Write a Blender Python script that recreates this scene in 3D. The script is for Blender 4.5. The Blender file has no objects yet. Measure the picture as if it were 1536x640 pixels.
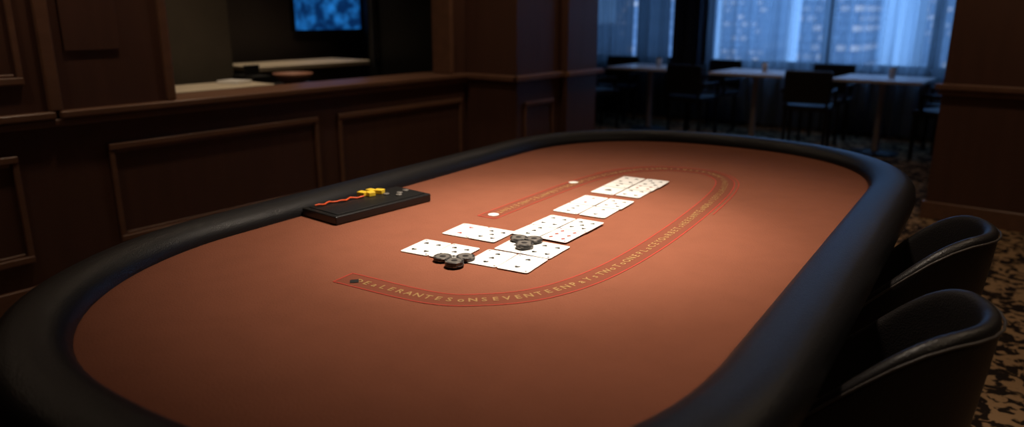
import bpy, bmesh, math, random
from mathutils import Vector, Matrix
random.seed(4)
S=bpy.context.scene
D=bpy.data
# ------------------------------------------------------------ helpers
def link(o,parent=None):
    S.collection.objects.link(o)
    if parent: o.parent=parent
    return o
def empty(name,loc=(0,0,0),rz=0):
    e=D.objects.new(name,None); e.location=loc; e.rotation_euler=(0,0,rz); e.empty_display_size=.1
    return link(e)
def mesh_obj(name,verts,faces,mat=None,parent=None,smooth=False,mats=None,idx=None):
    m=D.meshes.new(name); m.from_pydata(verts,[],faces); m.update()
    o=D.objects.new(name,m)
    for mm in (mats or ([mat] if mat else [])): m.materials.append(mm)
    if idx:
        for p,i in zip(m.polygons,idx): p.material_index=i
    if smooth:
        for p in m.polygons: p.use_smooth=True
    bm=bmesh.new(); bm.from_mesh(m); bmesh.ops.recalc_face_normals(bm,faces=bm.faces); bm.to_mesh(m); bm.free()
    return link(o,parent)
def boxes(name,lst,mat,parent=None,bevel=0.0,loc=None,rz=0):
    """lst of (x0,x1,y0,y1,z0,z1) joined in one mesh"""
    v=[];f=[]
    for b in lst:
        x0,x1,y0,y1,z0,z1=b; n=len(v)
        v+=[(x0,y0,z0),(x1,y0,z0),(x1,y1,z0),(x0,y1,z0),(x0,y0,z1),(x1,y0,z1),(x1,y1,z1),(x0,y1,z1)]
        f+=[tuple(n+i for i in q) for q in ((0,3,2,1),(4,5,6,7),(0,1,5,4),(1,2,6,5),(2,3,7,6),(3,0,4,7))]
    o=mesh_obj(name,v,f,mat,parent)
    if loc: o.location=loc
    o.rotation_euler=(0,0,rz)
    if bevel:
        m=o.modifiers.new('bev','BEVEL'); m.width=bevel; m.segments=3
    return o
def lathe(name,prof,mat,parent=None,loc=(0,0,0),n=32,smooth=True):
    v=[];f=[]
    for r,z in prof:
        for i in range(n):
            a=2*math.pi*i/n; v.append((r*math.cos(a),r*math.sin(a),z))
    for k in range(len(prof)-1):
        for i in range(n):
            j=(i+1)%n; f.append((k*n+i,k*n+j,(k+1)*n+j,(k+1)*n+i))
    f.append(tuple(range(n))[::-1]); f.append(tuple((len(prof)-1)*n+i for i in range(n)))
    o=mesh_obj(name,v,f,mat,parent,smooth); o.location=loc
    return o
def tube(name,pts,r,mat,parent=None,closed=False):
    c=D.curves.new(name,'CURVE'); c.dimensions='3D'; c.bevel_depth=r; c.bevel_resolution=3
    s=c.splines.new('POLY'); s.points.add(len(pts)-1)
    for p,q in zip(s.points,pts): p.co=(*q,1)
    s.use_cyclic_u=closed
    c.materials.append(mat)
    return link(D.objects.new(name,c),parent)
# ------------------------------------------------------------ materials
def mat(name,col,rough=.5,metal=0,noise=None,bump=None,spec=.5,coat=0):
    m=D.materials.new(name); m.use_nodes=True; nt=m.node_tree; b=nt.nodes['Principled BSDF']
    b.inputs['Base Color'].default_value=(*col,1); b.inputs['Roughness'].default_value=rough
    b.inputs['Metallic'].default_value=metal; b.inputs['Specular IOR Level'].default_value=spec
    b.inputs['Coat Weight'].default_value=coat
    tc=nt.nodes.new('ShaderNodeTexCoord')
    if noise:
        sc,amt,stretch=noise
        mp=nt.nodes.new('ShaderNodeMapping'); mp.inputs['Scale'].default_value=stretch
        n=nt.nodes.new('ShaderNodeTexNoise'); n.inputs['Scale'].default_value=sc; n.inputs['Detail'].default_value=5
        r=nt.nodes.new('ShaderNodeMix'); r.data_type='RGBA'
        r.inputs[6].default_value=(*[c*(1-amt) for c in col],1); r.inputs[7].default_value=(*[min(1,c*(1+amt)) for c in col],1)
        nt.links.new(tc.outputs['Object'],mp.inputs[0]); nt.links.new(mp.outputs[0],n.inputs['Vector'])
        nt.links.new(n.outputs['Fac'],r.inputs[0]); nt.links.new(r.outputs[2],b.inputs['Base Color'])
    if bump:
        kind,sc,st=bump
        if kind=='v':
            n=nt.nodes.new('ShaderNodeTexVoronoi'); n.inputs['Scale'].default_value=sc; out=n.outputs['Distance']
        else:
            n=nt.nodes.new('ShaderNodeTexNoise'); n.inputs['Scale'].default_value=sc; n.inputs['Detail'].default_value=4; out=n.outputs['Fac']
        nt.links.new(tc.outputs['Object'],n.inputs['Vector'])
        bp=nt.nodes.new('ShaderNodeBump'); bp.inputs['Strength'].default_value=st; bp.inputs['Distance'].default_value=.002
        nt.links.new(out,bp.inputs['Height']); nt.links.new(bp.outputs[0],b.inputs['Normal'])
    return m
M_felt=mat('felt',(.262,.095,.056),.95,noise=(14,.10,(1,1,1)),bump=('n',230,1.0),spec=.08)
M_band=mat('felt_print_band',(.225,.070,.042),.95,bump=('n',230,.6),spec=.08)
M_red=mat('felt_print_red',(.50,.045,.025),.8)
M_tan=mat('felt_print_gold',(.42,.24,.085),.8)
M_rail=mat('rail_leather',(.010,.010,.012),.40,bump=('v',330,.35),spec=.45)
M_leather=mat('chair_leather',(.012,.010,.010),.42,bump=('v',260,.3))
M_pipe=mat('chair_piping',(.05,.04,.035),.5)
M_wood=mat('wall_wood',(.115,.053,.035),.48,noise=(6,.22,(3,3,.35)),bump=('n',60,.08))
M_woodtrim=mat('trim_wood',(.22,.112,.070),.34,noise=(9,.25,(2,.5,2)))
M_dark=mat('dark_paint',(.030,.022,.018),.6,noise=(5,.2,(1,1,1)))
M_black=mat('black_lacquer',(.006,.006,.006),.45,noise=(5,.2,(1,1,1)))
M_barwall=mat('bar_wall_paint',(.085,.070,.050),.7,noise=(5,.2,(1,1,1)))
M_white=mat('white_stone',(.80,.70,.54),.4,noise=(8,.08,(1,1,1)))
M_tabletop=mat('pale_table_top',(.88,.80,.78),.35,noise=(8,.06,(1,6,1)))
M_leg=mat('table_leg_metal',(.50,.42,.38),.45,metal=.2,noise=(8,.06,(1,1,1)))
M_card=mat('card_paper',(.94,.93,.90),.45,noise=(30,.02,(1,1,1)))
M_pipb=mat('card_ink_black',(.008,.008,.008),.6)
M_pipr=mat('card_ink_red',(.30,.012,.008),.6)
M_chip=mat('chip_clay_dark',(.026,.024,.024),.40,noise=(60,.2,(1,1,1)))
M_chipl=mat('chip_clay_inlay',(.16,.148,.135),.35)
M_tray=mat('tray_black',(.008,.008,.009),.4,bump=('n',120,.1))
M_yel=mat('token_yellow',(.98,.66,.04),.5)
M_org=mat('cord_orange',(.90,.11,.02),.5)
M_ceil=mat('ceiling_paint',(.16,.13,.11),.9,noise=(4,.1,(1,1,1)))
M_skin=mat('bowl_terracotta',(.36,.16,.10),.6,noise=(8,.2,(1,1,1)))
M_frame=mat('window_frame',(.02,.022,.028),.5,noise=(8,.2,(1,1,1)))
M_drape=mat('heavy_drape',(.035,.045,.065),.9,noise=(8,.2,(6,6,.5)))
# carpet
M_carpet=D.materials.new('carpet'); M_carpet.use_nodes=True
nt=M_carpet.node_tree; b=nt.nodes['Principled BSDF']; b.inputs['Roughness'].default_value=1; b.inputs['Specular IOR Level'].default_value=.05
tc=nt.nodes.new('ShaderNodeTexCoord')
n1=nt.nodes.new('ShaderNodeTexNoise'); n1.inputs['Scale'].default_value=11; n1.inputs['Detail'].default_value=3; n1.inputs['Distortion'].default_value=1.6
v1=nt.nodes.new('ShaderNodeTexVoronoi'); v1.inputs['Scale'].default_value=24; 
mx=nt.nodes.new('ShaderNodeMath'); mx.operation='MULTIPLY_ADD'; mx.inputs[1].default_value=.22
cr=nt.nodes.new('ShaderNodeValToRGB'); e=cr.color_ramp.elements
e[0].position=.585; e[0].color=(.022,.015,.012,1); e[1].position=.65; e[1].color=(.36,.22,.115,1)
nt.links.new(tc.outputs['Object'],n1.inputs['Vector']); nt.links.new(tc.outputs['Object'],v1.inputs['Vector'])
nt.links.new(v1.outputs['Distance'],mx.inputs[0]); nt.links.new(n1.outputs['Fac'],mx.inputs[2]); nt.links.new(mx.outputs[0],cr.inputs[0])
nt.links.new(cr.outputs[0],b.inputs['Base Color'])
n2=nt.nodes.new('ShaderNodeTexNoise'); n2.inputs['Scale'].default_value=300; bp=nt.nodes.new('ShaderNodeBump'); bp.inputs['Strength'].default_value=.4; bp.inputs['Distance'].default_value=.003
nt.links.new(tc.outputs['Object'],n2.inputs['Vector']); nt.links.new(n2.outputs['Fac'],bp.inputs['Height']); nt.links.new(bp.outputs[0],b.inputs['Normal'])
# sheer curtain: opacity varies in vertical streaks
def sheer(name,col,lo,hi):
    m=D.materials.new(name); m.use_nodes=True; nt=m.node_tree; nt.nodes.clear()
    o=nt.nodes.new('ShaderNodeOutputMaterial'); t=nt.nodes.new('ShaderNodeBsdfTransparent'); tl=nt.nodes.new('ShaderNodeBsdfTranslucent')
    df=nt.nodes.new('ShaderNodeBsdfDiffuse'); tl.inputs[0].default_value=(*col,1); df.inputs[0].default_value=(*col,1)
    a=nt.nodes.new('ShaderNodeMixShader'); a.inputs[0].default_value=.3
    c=nt.nodes.new('ShaderNodeMixShader'); 
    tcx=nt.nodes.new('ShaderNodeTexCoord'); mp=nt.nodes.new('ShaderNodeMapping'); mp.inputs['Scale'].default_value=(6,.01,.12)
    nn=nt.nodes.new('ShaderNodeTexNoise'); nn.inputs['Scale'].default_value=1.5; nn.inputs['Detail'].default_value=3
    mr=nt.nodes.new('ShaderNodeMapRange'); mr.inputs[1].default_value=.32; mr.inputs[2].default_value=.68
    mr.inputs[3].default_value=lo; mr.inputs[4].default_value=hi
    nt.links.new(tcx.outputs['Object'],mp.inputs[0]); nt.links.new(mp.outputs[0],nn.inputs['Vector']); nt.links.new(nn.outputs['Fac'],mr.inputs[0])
    nt.links.new(mr.outputs[0],c.inputs[0])
    nt.links.new(tl.outputs[0],a.inputs[1]); nt.links.new(df.outputs[0],a.inputs[2])
    nt.links.new(t.outputs[0],c.inputs[1]); nt.links.new(a.outputs[0],c.inputs[2]); nt.links.new(c.outputs[0],o.inputs[0])
    return m
M_sheer=sheer('sheer_curtain_fabric',(.46,.54,.62),.34,.95)
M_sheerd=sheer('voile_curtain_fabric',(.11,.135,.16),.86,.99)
# glass
M_glass=D.materials.new('window_glass'); M_glass.use_nodes=True; nt=M_glass.node_tree; nt.nodes.clear()
o_=nt.nodes.new('ShaderNodeOutputMaterial'); t_=nt.nodes.new('ShaderNodeBsdfTransparent'); g_=nt.nodes.new('ShaderNodeBsdfGlossy'); x_=nt.nodes.new('ShaderNodeMixShader')
x_.inputs[0].default_value=.06; g_.inputs['Roughness'].default_value=.05; t_.inputs[0].default_value=(.9,.95,1,1)
nt.links.new(t_.outputs[0],x_.inputs[1]); nt.links.new(g_.outputs[0],x_.inputs[2]); nt.links.new(x_.outputs[0],o_.inputs[0])
# ------------------------------------------------------------ room shell
H=3.0
boxes('floor',[(-7.2,3.6,-3.2,9.5,-.1,0)],M_carpet)
boxes('ceiling',[(-7.2,3.6,-3.2,9.5,H,H+.1)],M_ceil)
boxes('wall_back',[(-7.2,3.6,-3.2,-3.0,0,H)],M_wood)
boxes('wall_right',[(3.4,3.6,-3.0,9.3,0,H)],M_wood)
boxes('wall_left',[(-7.2,-7.0,-3.0,9.3,0,H)],M_dark)
WX=-3.8; LZ=.92
# bar-side wall with its opening (half wall below the ledge)
boxes('wall_bar',[(WX-.16,WX,-3.0,1.96,0,H),(WX-.16,WX,1.96,4.12,0,LZ-.035),(WX-.16,WX,1.96,4.12,2.5,H),(WX-.16,WX,4.12,5.3,0,H)],M_wood)
boxes('pillar_bar_end',[(WX,-3.31,4.29,4.86,0,H)],M_wood,bevel=.006)
boxes('pillar_pilaster',[(WX,-3.25,4.862,5.30,0,H)],M_wood,bevel=.006)
boxes('wall_bar_partition',[(-7.0,WX-.16,5.40,5.55,0,H)],M_dark)
boxes('wall_bar_near',[(-7.0,WX-.16,-.2,0,0,H)],M_dark)
boxes('wall_bar_rear',[(-6.45,-6.3,0,5.4,0,H)],M_dark)
# ledge (chair rail / counter lip)
boxes('trim_ledge',[(WX-.30,WX+.05,1.40,4.29,LZ-.035,LZ),(WX,WX+.045,-3,1.38,LZ-.035,LZ),(WX,WX+.03,-3,4.29,LZ-.07,LZ-.037)],M_woodtrim,bevel=.008)
boxes('trim_pillar_ledge',[(WX+.055,-3.27,4.245,4.292,LZ-.04,LZ),(-3.312,-3.265,4.245,4.86,LZ-.04,LZ),(-3.252,-3.205,4.83,5.35,LZ-.04,LZ)],M_woodtrim,bevel=.008)
def frame_x(name,x,y0,y1,z0,z1,w=.032,d=.022):
    """panel moulding on a wall facing +x"""
    return boxes(name,[(x,x+d,y0,y1,z1-w,z1),(x,x+d,y0,y1,z0,z0+w),(x,x+d*.8,y0,y0+w*.8,z0+w,z1-w),(x,x+d*.8,y1-w*.8,y1,z0+w,z1-w),
      (x,x+d*.45,y0+w,y1-w,z1-w-.015,z1-w),(x,x+d*.45,y0+w,y1-w,z0+w,z0+w+.015)],M_woodtrim,bevel=.007)
k=1
for y0,y1 in ((-2.6,-.2),(0,1.20),(1.60,2.87),(3.03,4.22)):
    frame_x('trim_panel_%d'%k,WX,y0,y1,.23,.735); k+=1
frame_x('trim_panel_%d'%k,-3.31,4.38,4.75,.23,.72,.022); k+=1
frame_x('trim_panel_%d'%k,WX,-.3,1.28,1.05,2.7); k+=1
# pilaster strip by the opening + jambs
boxes('trim_opening_jamb',[(WX,WX+.028,1.36,1.42,LZ,H),(WX-.17,WX+.02,1.93,1.975,LZ+.002,2.5),(WX-.17,WX+.02,4.10,4.14,LZ+.002,2.5)],M_woodtrim,bevel=.008)
boxes('wall_sign_plaque',[(WX+.001,WX+.012,1.47,1.72,1.19,1.62)],M_wood,bevel=.003)
boxes('baseboard_bar',[(WX,WX+.022,-3,4.29,0,.11)],M_woodtrim,bevel=.006)
boxes('baseboard_pillar',[(WX+.02,-3.29,4.268,4.29,0,.11),(-3.31,-3.288,4.29,4.85,0,.11),(-3.25,-3.228,4.87,5.30,0,.11)],M_woodtrim,bevel=.006)
# right pier
boxes('pillar_window_pier',[(-.77,1.3,5.60,6.3,0,H)],M_wood,bevel=.008)
boxes('trim_pier_ledge',[(-.81,1.34,5.555,5.60,LZ-.045,LZ-.005),(-.79,1.32,5.575,5.60,LZ-.08,LZ-.047)],M_woodtrim,bevel=.008)
boxes('baseboard_pier',[(-.79,1.32,5.575,5.60,0,.12)],M_woodtrim,bevel=.006)
# window wall
WY=9.2; SZ=.74
boxes('wall_window',[(-7.0,3.4,WY,WY+.2,0,SZ),(-7.0,3.4,WY,WY+.2,2.75,H),(-7,-6.7,WY,WY+.2,SZ,2.75),(-4.40,-3.98,WY,WY+.2,SZ,2.75),(-.3,3.4,WY,WY+.2,SZ,2.75)],M_dark)
def window(i,x0,x1,mull):
    e=empty('window_%d'%i,((x0+x1)/2,WY+.1,0)); w=(x1-x0)/2
    L=[(-w,w,-.03,.03,SZ,SZ+.05),(-w,w,-.03,.03,2.70,2.75),(-w,-w+.05,-.03,.03,SZ,2.75),(w-.05,w,-.03,.03,SZ,2.75)]
    for m in mull: L.append((m-e.location.x-.055,m-e.location.x+.055,-.05,.03,SZ,2.75))
    boxes('frame',L,M_frame,e,.004)
    boxes('glass',[(-w,w,-.004,.004,SZ,2.75)],M_glass,e)
window(1,-6.7,-4.4,[-4.98,-5.8]); window(2,-3.98,-.3,[-2.53,-1.4])
boxes('window_sill',[(-6.7,-.2,WY-.04,WY-.001,SZ-.04,SZ)],M_frame,bevel=.004)
def curtain(name,x0,x1,m,y=9.08,amp=.028,per=.13,z0=.03,z1=2.85):
    n=int((x1-x0)/.012); v=[];f=[]
    for i in range(n+1):
        x=x0+(x1-x0)*i/n
        for kk,z in enumerate((z0,.7,1.4,z1)):
            ph=2*math.pi*x/per+.8*math.sin(x*3.1)+.5*math.sin(x*7+kk*.4)
            v.append((x+.015*math.cos(ph*1.7),y+amp*math.sin(ph)*(1.1-.12*kk),z))
    for i in range(n):
        for kk in range(3):
            a=i*4+kk; f.append((a,a+4,a+5,a+1))
    return mesh_obj(name,v,f,m,None,True)
curtain('sheer_curtain',-3.93,-2.50,M_sheer,per=.17,amp=.042); curtain('sheer_curtain',-2.46,-.35,M_sheer,9.10,per=.18,amp=.042)
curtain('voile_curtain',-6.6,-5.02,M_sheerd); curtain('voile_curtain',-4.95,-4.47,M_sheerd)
curtain('drape',-4.42,-3.98,M_drape,9.03,.04,.16)
# city outside
def citymat():
    m=D.materials.new('city_facade'); m.use_nodes=True; nt=m.node_tree; b=nt.nodes['Principled BSDF']
    b.inputs['Base Color'].default_value=(.05,.07,.1,1); b.inputs['Roughness'].default_value=.7
    t=nt.nodes.new('ShaderNodeTexCoord'); br=nt.nodes.new('ShaderNodeTexBrick'); mp=nt.nodes.new('ShaderNodeMapping')
    mp.inputs['Rotation'].default_value=(math.radians(90),0,0)
    br.inputs['Color1'].default_value=(.10,.20,.40,1); br.inputs['Color2'].default_value=(1.0,1.0,1.0,1); br.inputs['Mortar'].default_value=(.06,.13,.28,1)
    br.inputs['Scale'].default_value=1.0; br.inputs['Brick Width'].default_value=.6; br.inputs['Row Height'].default_value=.45; br.inputs['Mortar Size'].default_value=.10; br.inputs['Bias'].default_value=-.55
    nt.links.new(t.outputs['Object'],mp.inputs[0]); nt.links.new(mp.outputs[0],br.inputs['Vector']); nt.links.new(br.outputs['Color'],b.inputs['Emission Color'])
    b.inputs['Emission Strength'].default_value=1.2
    return m
M_city=citymat(); L=[]
x=-40
while x<14:
    w=random.uniform(1.5,4); y=random.uniform(34,54); L.append((x,x+w,y,y+4,-12,random.choice([-.5,.6,1.2,2,3,5,8]))); x+=w+random.uniform(0,2.0)
boxes('city_buildings',L,M_city)
# ------------------------------------------------------------ bar interior
e=empty('back_counter',(-5.75,3.9,0))
boxes('top',[(-.3,.3,-.35,.9,.89,.93)],M_white,e,.006); boxes('cabinet',[(-.27,.26,-.33,.88,0,.889)],M_dark,e)
e=empty('service_counter',(-4.56,2.55,0))
boxes('top',[(-.22,.2,-.35,.42,.86,.90)],M_white,e,.006); boxes('cabinet',[(-.2,.17,-.33,.4,0,.859)],M_dark,e)
boxes('bar_cabinet_tall',[(-6.2,-5.05,.2,3.10,0,2.9)],M_barwall,bevel=.01)
e=empty('refrigerator',(-4.6,4.97,0))
boxes('body',[(-.6,.6,-.42,.42,0,2.3)],M_black,e,.01); boxes('handle',[(-.5,-.47,-.47,-.44,.9,1.6),(-.5,-.47,-.45,-.41,.92,.95),(-.5,-.47,-.45,-.41,1.55,1.58)],M_frame,e,.004)
e=empty('bottle_shelf',(-4.75,3.40,0))
boxes('frame',[(-.25,.25,-.2,.25,0,.80),(-.25,.25,-.2,.25,.801,.84)],M_black,e,.004)
lathe('terracotta_bowl',[(.05,0),(.09,.02),(.13,.06),(.15,.085),(.14,.085),(.12,.06),(.08,.03)],M_skin,loc=(-4.75,3.40,.841))
boxes('folded_menu',[(-.09,.09,-.07,.07,0,.012),(-.09,.09,-.06,.075,.013,.022)],M_card,None,.003,(-4.58,2.80,.901),.3)
e=empty('cash_register',(-4.80,3.02,0.841)); 
boxes('register_stand',[(-5.02,-4.55,2.99,3.17,0,.838)],M_black,None,.004)
boxes('body',[(-.12,.14,-.02,.13,-.002,.09)],M_black,e,.01); boxes('display',[(.0,.02,0,.12,.092,.16)],M_black,e,.005)
# tv
M_tv=D.materials.new('tv_picture'); M_tv.use_nodes=True; nt=M_tv.node_tree; b=nt.nodes['Principled BSDF']; b.inputs['Base Color'].default_value=(0,0,0,1)
b.inputs['Roughness'].default_value=.6; b.inputs['Specular IOR Level'].default_value=.1
t=nt.nodes.new('ShaderNodeTexCoord'); n=nt.nodes.new('ShaderNodeTexNoise'); n.inputs['Scale'].default_value=6; n.inputs['Detail'].default_value=3; r=nt.nodes.new('ShaderNodeValToRGB')
r.color_ramp.elements[0].position=.42; r.color_ramp.elements[0].color=(.002,.020,.085,1); r.color_ramp.elements[1].position=.80; r.color_ramp.elements[1].color=(.02,.24,.75,1)
nt.links.new(t.outputs['Object'],n.inputs['Vector']); nt.links.new(n.outputs['Fac'],r.inputs[0]); nt.links.new(r.outputs[0],b.inputs['Emission Color']); b.inputs['Emission Strength'].default_value=1.0
e=empty('television',(-6.25,4.96,0))
boxes('body',[(-.045,0,-.43,.43,1.18,1.72)],M_black,e,.006); boxes('screen',[(.001,.004,-.41,.41,1.20,1.70)],M_tv,e)
# ------------------------------------------------------------ poker table
TC=Vector((-1.187,1.866,0)); TR=math.radians(4.5)
def tw(bb,aa,z=0): # table local -> world
    return (TC.x+bb*math.cos(TR)-aa*math.sin(TR), TC.y+bb*math.sin(TR)+aa*math.cos(TR), z)
T=empty('poker_table',TC,TR)
HS,R=.745,.70; FZ=.76
def base_path(n=44,ns=12):
    p=[]
    def se(a,ex):
        c,s=math.cos(a),math.sin(a); k_=(abs(c)**ex+abs(s)**ex)**(-1/ex); return c*k_*R,s*k_*.680
    for i in range(n+1): q=se(math.pi*i/n,2.3); p.append(Vector((q[0],HS+q[1])))
    for i in range(1,ns): p.append(Vector((-R,HS-2*HS*i/ns)))
    for i in range(n+1): q=se(math.pi+math.pi*i/n,2.0+.65*i/n); p.append(Vector((q[0],-HS+q[1])))
    for i in range(1,ns): p.append(Vector((R,-HS+2*HS*i/ns)))
    return p
BP=base_path()
def stadium(o,z):
    out=[]; n=len(BP)
    for i,p in enumerate(BP):
        t=(BP[(i+1)%n]-BP[i-1]).normalized(); q=p+Vector((t.y,-t.x))*o
        out.append((q.x,q.y,z))
    return out
def loft(name,rings,mat_,parent,closed=True,smooth=True):
    n=len(rings[0]); v=[q for r in rings for q in r]; f=[]; m=len(rings)
    for k in range(m if closed else m-1):
        kk=(k+1)%m
        for i in range(n): j=(i+1)%n; f.append((k*n+i,k*n+j,kk*n+j,kk*n+i))
    return mesh_obj(name,v,f,mat_,parent,smooth)
st=stadium(.02,FZ)
mesh_obj('felt_surface',st,[tuple(range(len(st)))],M_felt,T)
prof=[(-.002,.745),(.000,.772),(.010,.788),(.024,.799),(.045,.805),(.08,.805),(.108,.801),(.130,.790),(.145,.770),(.149,.745),(.145,.715),(.130,.697),(.10,.69),(.02,.70)]
loft('padded_rail',[stadium(o,z) for o,z in prof],M_rail,T)
loft('apron',[stadium(o,z) for o,z in ((.09,.692),(.09,.66),(.05,.655),(-.5,.655),(-.5,.74),(.0,.74))],M_black,T,smooth=False)
for i,yy in enumerate((-.75,.75)):
    boxes('pedestal_%d'%(i+1),[(-.13,.13,yy-.10,yy+.10,.05,.655),(-.36,.36,yy-.05,yy+.05,0,.06),(-.05,.05,yy-.3,yy+.3,0,.06)],M_black,T,.01)
# felt print
def catmull(P,sub=14):
    out=[]
    Q=[2*Vector(P[0])-Vector(P[1])]+[Vector(p) for p in P]+[2*Vector(P[-1])-Vector(P[-2])]
    for i in range(1,len(Q)-2):
        for s in range(sub):
            t=s/sub; a,b_,c,d=Q[i-1:i+3]
            out.append(.5*((2*b_)+(c-a)*t+(2*a-5*b_+4*c-d)*t*t+(3*b_-a-3*c+d)*t**3))
    out.append(Q[-2]); return out
OUT=[(-.19,-.85),(.071,-.833),(.195,-.765),(.283,-.652),(.335,-.464),(.350,-.178),(.335,.208),(.300,.556),(.241,.741),(.120,.838),(-.047,.815),(-.165,.70),(-.225,.530),(-.245,.362),(-.25,.10),(-.25,-.20)]
path=catmull(OUT)
def offs(path,d):
    o=[]
    for i,p in enumerate(path):
        t=(path[min(i+1,len(path)-1)]-path[max(i-1,0)]).normalized()
        o.append(p+Vector((-t.y,t.x))*d)
    return o
def ribbon(name,A,B,z,m,i0=0,i1=None):
    A=A[i0:i1];B=B[i0:i1]; n=len(A)
    return mesh_obj(name,[(p.x,p.y,z) for p in A]+[(p.x,p.y,z) for p in B],[(i,i+1,n+i+1,n+i) for i in range(n-1)],m,T)
BW=.066
ribbon('print_band',path,offs(path,BW),FZ+.0006,M_band)
ribbon('print_line_outer',offs(path,-.0015),offs(path,.0020),FZ+.0012,M_red)
ribbon('print_line_inner',offs(path,BW-.002),offs(path,BW+.0012),FZ+.0012,M_red)
ribbon('print_line_far',offs(path,-.016),offs(path,-.013),FZ+.0012,M_red,14*6,14*12)
for kx,idx in enumerate((0,len(path)-1)):
    p=path[idx]; q=offs(path,BW)[idx]; dd=(q-p).normalized(); nn=Vector((-dd.y,dd.x))*.002
    mesh_obj('print_cap_%d'%kx,[(*(p-nn),FZ+.0012),(*(q-nn),FZ+.0012),(*(q+nn),FZ+.0012),(*(p+nn),FZ+.0012)],[(0,1,2,3)],M_red,T)
# lettering
glyph={}
def get_glyph(c):
    if c not in glyph:
        cu=D.curves.new('g','FONT'); cu.body=c; cu.size=.029; cu.align_x='CENTER'; cu.resolution_u=2; cu.offset=.0004
        o=D.objects.new('g',cu); S.collection.objects.link(o); bpy.context.view_layer.update()
        me=o.to_mesh(); glyph[c]=([v.co.copy() for v in me.vertices],[tuple(p.vertices) for p in me.polygons]); o.to_mesh_clear()
        D.objects.remove(o); D.curves.remove(cu)
    return glyph[c]
mid=offs(path,BW*.62)
cum=[0]
for i in range(1,len(mid)): cum.append(cum[-1]+(mid[i]-mid[i-1]).length)
def at(s):
    for i in range(1,len(cum)):
        if cum[i]>=s:
            t=(s-cum[i-1])/(cum[i]-cum[i-1]+1e-9); return mid[i-1].lerp(mid[i],t),(mid[i]-mid[i-1]).normalized()
    return mid[-1],(mid[-1]-mid[-2]).normalized()
txt='DEaLERANTESoNSEVENTEENPaYsTWoToONEPLaCEYOuRBETsHEREANTEaNDRaISEFULLHoUSEPAYsBONuSSTRaIGHTFLUSHPAYSFIVEToONE'
v=[];f=[]; s=.05; ci=0
while s<cum[-1]-.04:
    c=txt[ci%len(txt)]; ci+=1
    if c!=' ':
        V,F=get_glyph(c); p,t=at(s); up=Vector((-t.y,t.x)); n0=len(v)
        for q in V:
            w=p+t*q.x+up*(q.y-.016)-up*.002; v.append((w.x,w.y,FZ+.0014))
        f+=[tuple(n0+i for i in F_) for F_ in F]
    s+=.0245
mesh_obj('print_lettering',v,f,M_tan,T)
def disc(name,x,y,r,z,m,parent,n=24):
    return mesh_obj(name,[(x+r*math.cos(2*math.pi*i/n),y+r*math.sin(2*math.pi*i/n),z) for i in range(n)],[tuple(range(n))],m,parent)
disc('print_spot_1',-.215,-.165,.017,FZ+.002,M_card,T); disc('print_spot_2',-.225,.362,.017,FZ+.002,M_card,T)
disc('print_spot_3',-.15,-.822,.014,FZ+.002,M_pipb,T,4)
# ------------------------------------------------------------ playing cards
def card(bb,aa,rot,z,w=.086,l=.118,pips=6,red=False):
    hw,hl,r,t=w/2,l/2,.007,.0008; ring=[]
    for cx,cy,a0 in ((hw-r,hl-r,0),(-hw+r,hl-r,90),(-hw+r,-hl+r,180),(hw-r,-hl+r,270)):
        for i in range(5):
            a=math.radians(a0+i*22.5); ring.append((cx+r*math.cos(a),cy+r*math.sin(a)))
    n=len(ring); v=[(x,y,0) for x,y in ring]+[(x,y,t) for x,y in ring]
    f=[tuple(range(n))[::-1],tuple(range(n,2*n))]+[(i,(i+1)%n,n+(i+1)%n,n+i) for i in range(n)]; idx=[0]*len(f)
    def pip(x,y,s,kind,flip=1):
        m=16; n0=len(v)
        for i in range(m):
            th=2*math.pi*i/m
            if kind==0: px,py=math.cos(th),math.sin(th); k_=1/(abs(px)+abs(py)); px*=k_*.8;py*=k_*1.1
            elif kind==1: px=.95*math.sin(th)**3; py=(13*math.cos(th)-5*math.cos(2*th)-2*math.cos(3*th))/16
            else: px=.95*math.sin(th)**3; py=-(13*math.cos(th)-5*math.cos(2*th)-2*math.cos(3*th))/16
            v.append((x+px*s,y+py*s*flip,t+.0003))
        f.append(tuple(range(n0,n0+m))); idx.append(1)
    kind=random.choice([0,1]) if red else 2
    cols={2:[(0,.5),(0,-.5)],3:[(0,.55),(0,0),(0,-.55)],4:[(-.45,.5),(.45,.5),(-.45,-.5),(.45,-.5)],5:[(-.45,.5),(.45,.5),(-.45,-.5),(.45,-.5),(0,0)],
          6:[(-.45,.55),(.45,.55),(-.45,-.55),(.45,-.55),(-.45,0),(.45,0)],1:[(0,0)]}[pips]
    for px,py in cols: pip(px*hw,py*hl,.0080 if pips>1 else .014,kind,1 if py>=0 else -1)
    pip(-hw*.80,hl*.84,.0035,kind); pip(hw*.80,-hl*.84,.0035,kind,-1)
    o=mesh_obj('playing_card',v,f,None,None,mats=[M_card,M_pipr if red else M_pipb],idx=idx)
    o.location=tw(bb,aa,FZ+.002+z); o.rotation_euler=(0,0,TR+math.radians(rot))
cards=[(-.174,-.535,5,0),(-.085,-.528,4,.001),(.022,-.512,6,0),(.111,-.506,5,.001),
 (-.182,-.352,4,0),(-.093,-.348,3,.001),(.02,-.385,4,0),(.104,-.383,2,.001),
 (-.014,-.252,-1,.002),(.077,-.247,0,.003),(-.013,-.142,0,.0035),(.079,-.137,1,.0045),
 (-.045,.033,2,0),(.047,.035,3,.001),(-.046,.146,2,.002),(.047,.149,3,.003),
 (-.062,.320,2,0),(.031,.323,3,.001),(-.063,.425,2,.002),(.031,.428,3,.003),(-.062,.486,2,.0035),(.033,.488,3,.0045)]
for i,(bb,aa,rt,z) in enumerate(cards): card(bb,aa,rt,z,pips=[4,5,3,2,2,5,1,4,3,6][i%10],red=(i*7%5==3))
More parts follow.
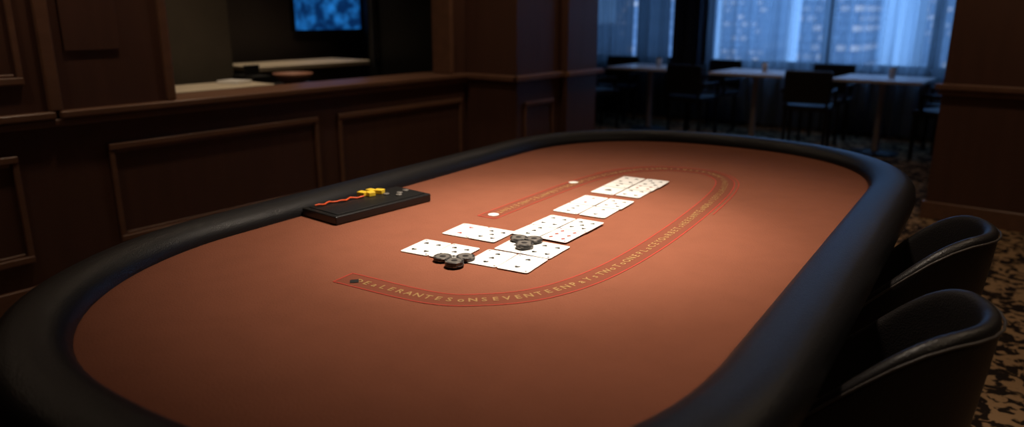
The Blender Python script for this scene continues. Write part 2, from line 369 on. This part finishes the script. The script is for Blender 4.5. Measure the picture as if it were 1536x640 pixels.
# ------------------------------------------------------------ chips
def chips(bb,aa,z,count,name='poker_chip_stack'):
    n=32;v=[];f=[];idx=[];r=.0235;h=.0040
    for c in range(count):
        z0=c*(h+.0003); ox=random.uniform(-.001,.001); oy=random.uniform(-.001,.001); tw0=random.randint(0,7); n0=len(v)
        prof=[(r-.001,0),(r,.0005),(r,h-.0005),(r-.001,h),(r*.80,h),(r*.76,h-.0003),(r*.35,h-.0003)]
        for rr,zz in prof:
            for i in range(n): a=2*math.pi*i/n; v.append((ox+rr*math.cos(a),oy+rr*math.sin(a),z0+zz))
        for k_ in range(len(prof)-1):
            for i in range(n):
                j=(i+1)%n; f.append((n0+k_*n+i,n0+k_*n+j,n0+(k_+1)*n+j,n0+(k_+1)*n+i))
                sp=((i+tw0)%8)<2
                idx.append(1 if (sp and k_<4) or k_==5 else 0)
        f.append(tuple(n0+i for i in range(n))[::-1]); idx.append(0)
        f.append(tuple(n0+(len(prof)-1)*n+i for i in range(n))); idx.append(0)
    o=mesh_obj(name,v,f,None,None,mats=[M_chip,M_chipl],idx=idx); o.location=tw(bb,aa,z)
z=FZ+.0045
chips(-.072,-.592,z,2); chips(-.020,-.612,z,3); chips(-.026,-.558,z,2)
chips(.000,-.352,z+.001,2); chips(.047,-.398,z+.001,3); chips(.042,-.342,z+.002,2)
# ------------------------------------------------------------ dealer tray
e=empty('dealer_chip_tray',tw(-.590,-.320,FZ+.001),TR-.12)
boxes('tray_body',[(-.085,.085,-.19,.19,0,.026)],M_tray,e,.004)
boxes('tray_top_inset',[(-.07,.07,-.175,.175,.0262,.0285)],M_black,e,.001)
tube('cord',[(-.052+.006*math.sin(i*.9)+.0012*i,-.165+.0105*i,.033+.002*math.sin(i*1.7)) for i in range(17)],.0030,M_org,e)
for i,(px,py,rr) in enumerate(((-.055,.020,.2),(-.035,.035,-.2),(-.058,.058,.1),(-.038,.075,.4))):
    boxes('yellow_token_%d'%(i+1),[(-.015,.015,-.012,.012,0,.014)],M_yel,e,.002,loc=(px,py,.0287),rz=rr)
for i,(px,py) in enumerate(((-.01,.08),(.01,.12),(.0,.155),(.03,.10))):
    lathe('metal_token_%d'%(i+1),[(.010,0),(.011,.002),(.010,.004)],M_chipl,e,(px,py,.0287),16)
# ------------------------------------------------------------ tub chairs at the table
def tub_chair(bb,aa,rot=0):
    e=empty('tub_chair',tw(bb,aa,0),TR+rot)
    P=[]
    n=15; RX,RY=.20,.225
    for i in range(5): P.append((-.20+.20*i/5,-RY,0))
    for i in range(n+1):
        a=-math.pi/2+math.pi*i/n; P.append((RX*math.cos(a),RY*math.sin(a),0))
    for i in range(4,-1,-1): P.append((-.20+.20*i/5,RY,0))
    def top(x,y):
        t=max(0,min(1,(x+.14)/.31)); t=t*t*(3-2*t); return .585+.238*t
    def ring(sc,off,zf):
        out=[]
        for i,(x,y,_) in enumerate(P):
            nx,ny=(x,y) if x>0 else (0,y)
            L_=math.hypot(nx,ny); nx/=L_;ny/=L_
            tp=top(x,y); fl=.04*max(0,nx)
            zz=zf(tp)
            k_=(zz-.33)/(.8-.33)
            out.append((x*sc+nx*off+fl*k_,y*sc+ny*off*1.0,zz))
        return out
    rings=[ring(.80,.0,lambda t:.33),ring(.90,.0,lambda t:.40),ring(.97,0,lambda t:.50),ring(1,0,lambda t:t-.03),ring(1,-.004,lambda t:t-.008),ring(1,-.02,lambda t:t),
           ring(1,-.036,lambda t:t-.008),ring(1,-.042,lambda t:t-.03),ring(.97,-.045,lambda t:.52),ring(.90,-.045,lambda t:.42),ring(.8,-.045,lambda t:.35)]
    m=len(P);v=[q for r in rings for q in r];f=[];K=len(rings)
    for k_ in range(K-1):
        for i in range(m-1): f.append((k_*m+i,k_*m+i+1,(k_+1)*m+i+1,(k_+1)*m+i))
    f.append(tuple(k_*m for k_ in range(K))); f.append(tuple(k_*m+m-1 for k_ in range(K)))
    for i in range(m-1): f.append((i,(K-1)*m+i,(K-1)*m+i+1,i+1))
    o=mesh_obj('shell',v,f,M_leather,e,True); sm=o.modifiers.new('s','SUBSURF'); sm.levels=1; sm.render_levels=2
    rp=ring(1,.001,lambda t:t-.018); tube('piping',rp,.003,M_pipe,e)
    o=boxes('seat_cushion',[(-.24,.13,-.175,.175,.34,.48)],M_leather,e,.035)
    boxes('seat_base',[(-.17,.12,-.15,.15,.30,.345)],M_black,e,.01)
    for i,(sx,sy) in enumerate(((-.15,-.13),(-.15,.13),(.11,-.13),(.11,.13))):
        q=lathe('leg_%d'%(i+1),[(.010,0),(.018,.31)],M_black,e,(sx,sy,0),16)
tub_chair(.865,-.40,-.05); tub_chair(.850,.26,.03)
# ------------------------------------------------------------ dining tables & chairs by the window
for x,y in ((-1.61,7.98),(-2.88,8.0),(-4.18,8.05)):
    e=empty('dining_table',(x,y,0))
    boxes('top',[(-.40,.40,-.36,.36,.72,.75)],M_tabletop,e,.006)
    lathe('pedestal',[(.05,.02),(.032,.05),(.032,.68),(.10,.70),(.10,.72)],M_leg,e)
    lathe('foot',[(.22,0),(.22,.012),(.05,.03)],M_black,e)
    lathe('water_glass',[(.028,.751),(.034,.84),(.031,.84),(.025,.756)],M_tabletop,e,(.05,.1,0),20)
def dchair(x,y,rz):
    e=empty('dining_chair',(x,y,0),rz)
    boxes('seat',[(-.22,.22,-.21,.22,.42,.48)],M_leather,e,.02)
    boxes('backrest',[(-.22,.22,-.245,-.20,.50,.82)],M_leather,e,.018)
    boxes('arms',[(-.245,-.215,-.23,.14,.60,.635),(.215,.245,-.23,.14,.60,.635),(-.245,-.215,.11,.14,.44,.61),(.215,.245,.11,.14,.44,.61)],M_leather,e,.008)
    boxes('legs',[(sx-.014,sx+.014,sy-.014,sy+.014,0,.425) for sx in (-.19,.19) for sy in (-.18,.19)]+[(sx-.014,sx+.014,-.235,-.207,.42,.56) for sx in (-.19,.19)],M_black,e,.003)
for x,y,rz in ((-2.22,7.72,.15),(-2.26,8.45,math.pi),(-3.50,7.78,-.1),(-3.55,8.45,math.pi-.2),(-1.02,7.95,1.2),(-4.75,7.75,-.5),(-4.85,8.4,3.3),(-1.0,8.55,2.6)):
    dchair(x,y,rz)
# ------------------------------------------------------------ lights
def spot(name,loc,tgt,w,col,size=60,blend=1,rad=.1):
    l=D.lights.new(name,'SPOT'); l.energy=w; l.color=col; l.spot_size=math.radians(size); l.spot_blend=blend; l.shadow_soft_size=rad
    o=D.objects.new(name,l); o.location=loc; o.rotation_euler=(Vector(tgt)-Vector(loc)).to_track_quat('-Z','Y').to_euler(); link(o)
WARM=(1,.77,.54)
p=tw(0,-.12)
spot('table_spotlight',(p[0],p[1],2.93),(p[0],p[1],0),215,(1,.83,.66),69,1,.12)
q=tw(.0,-.18)
spot('card_spotlight',(q[0]+.2,q[1]+.2,2.93),(q[0],q[1],.76),225,(1,.88,.74),40,1,.05)
cans=[(p[0],p[1]),(q[0]+.2,q[1]+.2)]
for x,y,w in ((-3.35,.5,18),(-3.35,1.75,23),(-3.35,3.0,17),(-2.9,4.0,24),(-2.5,5.6,18),(-3.0,7.2,12),(-.3,4.7,28),(.5,2.6,36),(1.2,.8,34)):
    spot('ceiling_downlight',(x,y,2.93),(x,y,0),w,WARM,125,1,.06); cans.append((x,y))
for i,(x,y) in enumerate(cans):
    lathe('downlight_trim',[(.075,2.965),(.075,2.999),(.055,2.999),(.055,2.965)],M_black,None,(x,y,0),24)
for x,y,w in ((-5.4,4.0,60),(-4.5,2.6,42)):
    spot('bar_downlight',(x,y,2.9),(x,y,0),w,WARM,80,1,.05)
W=D.worlds.new('dusk'); S.world=W; W.use_nodes=True; nt=W.node_tree; bg=nt.nodes['Background']
bg.inputs[0].default_value=(.22,.44,.84,1); bg.inputs[1].default_value=2.2
# ------------------------------------------------------------ camera
c=D.cameras.new('camera'); c.sensor_width=36; c.lens=36*1100/1536; c.clip_start=.02
c.dof.use_dof=True; c.dof.focus_distance=1.85; c.dof.aperture_fstop=1.8
co=D.objects.new('camera',c); link(co); co.location=(0,0,1.36); co.rotation_euler=(math.radians(90-15.26),0,math.radians(38))
S.camera=co
S.view_settings.view_transform='Standard'
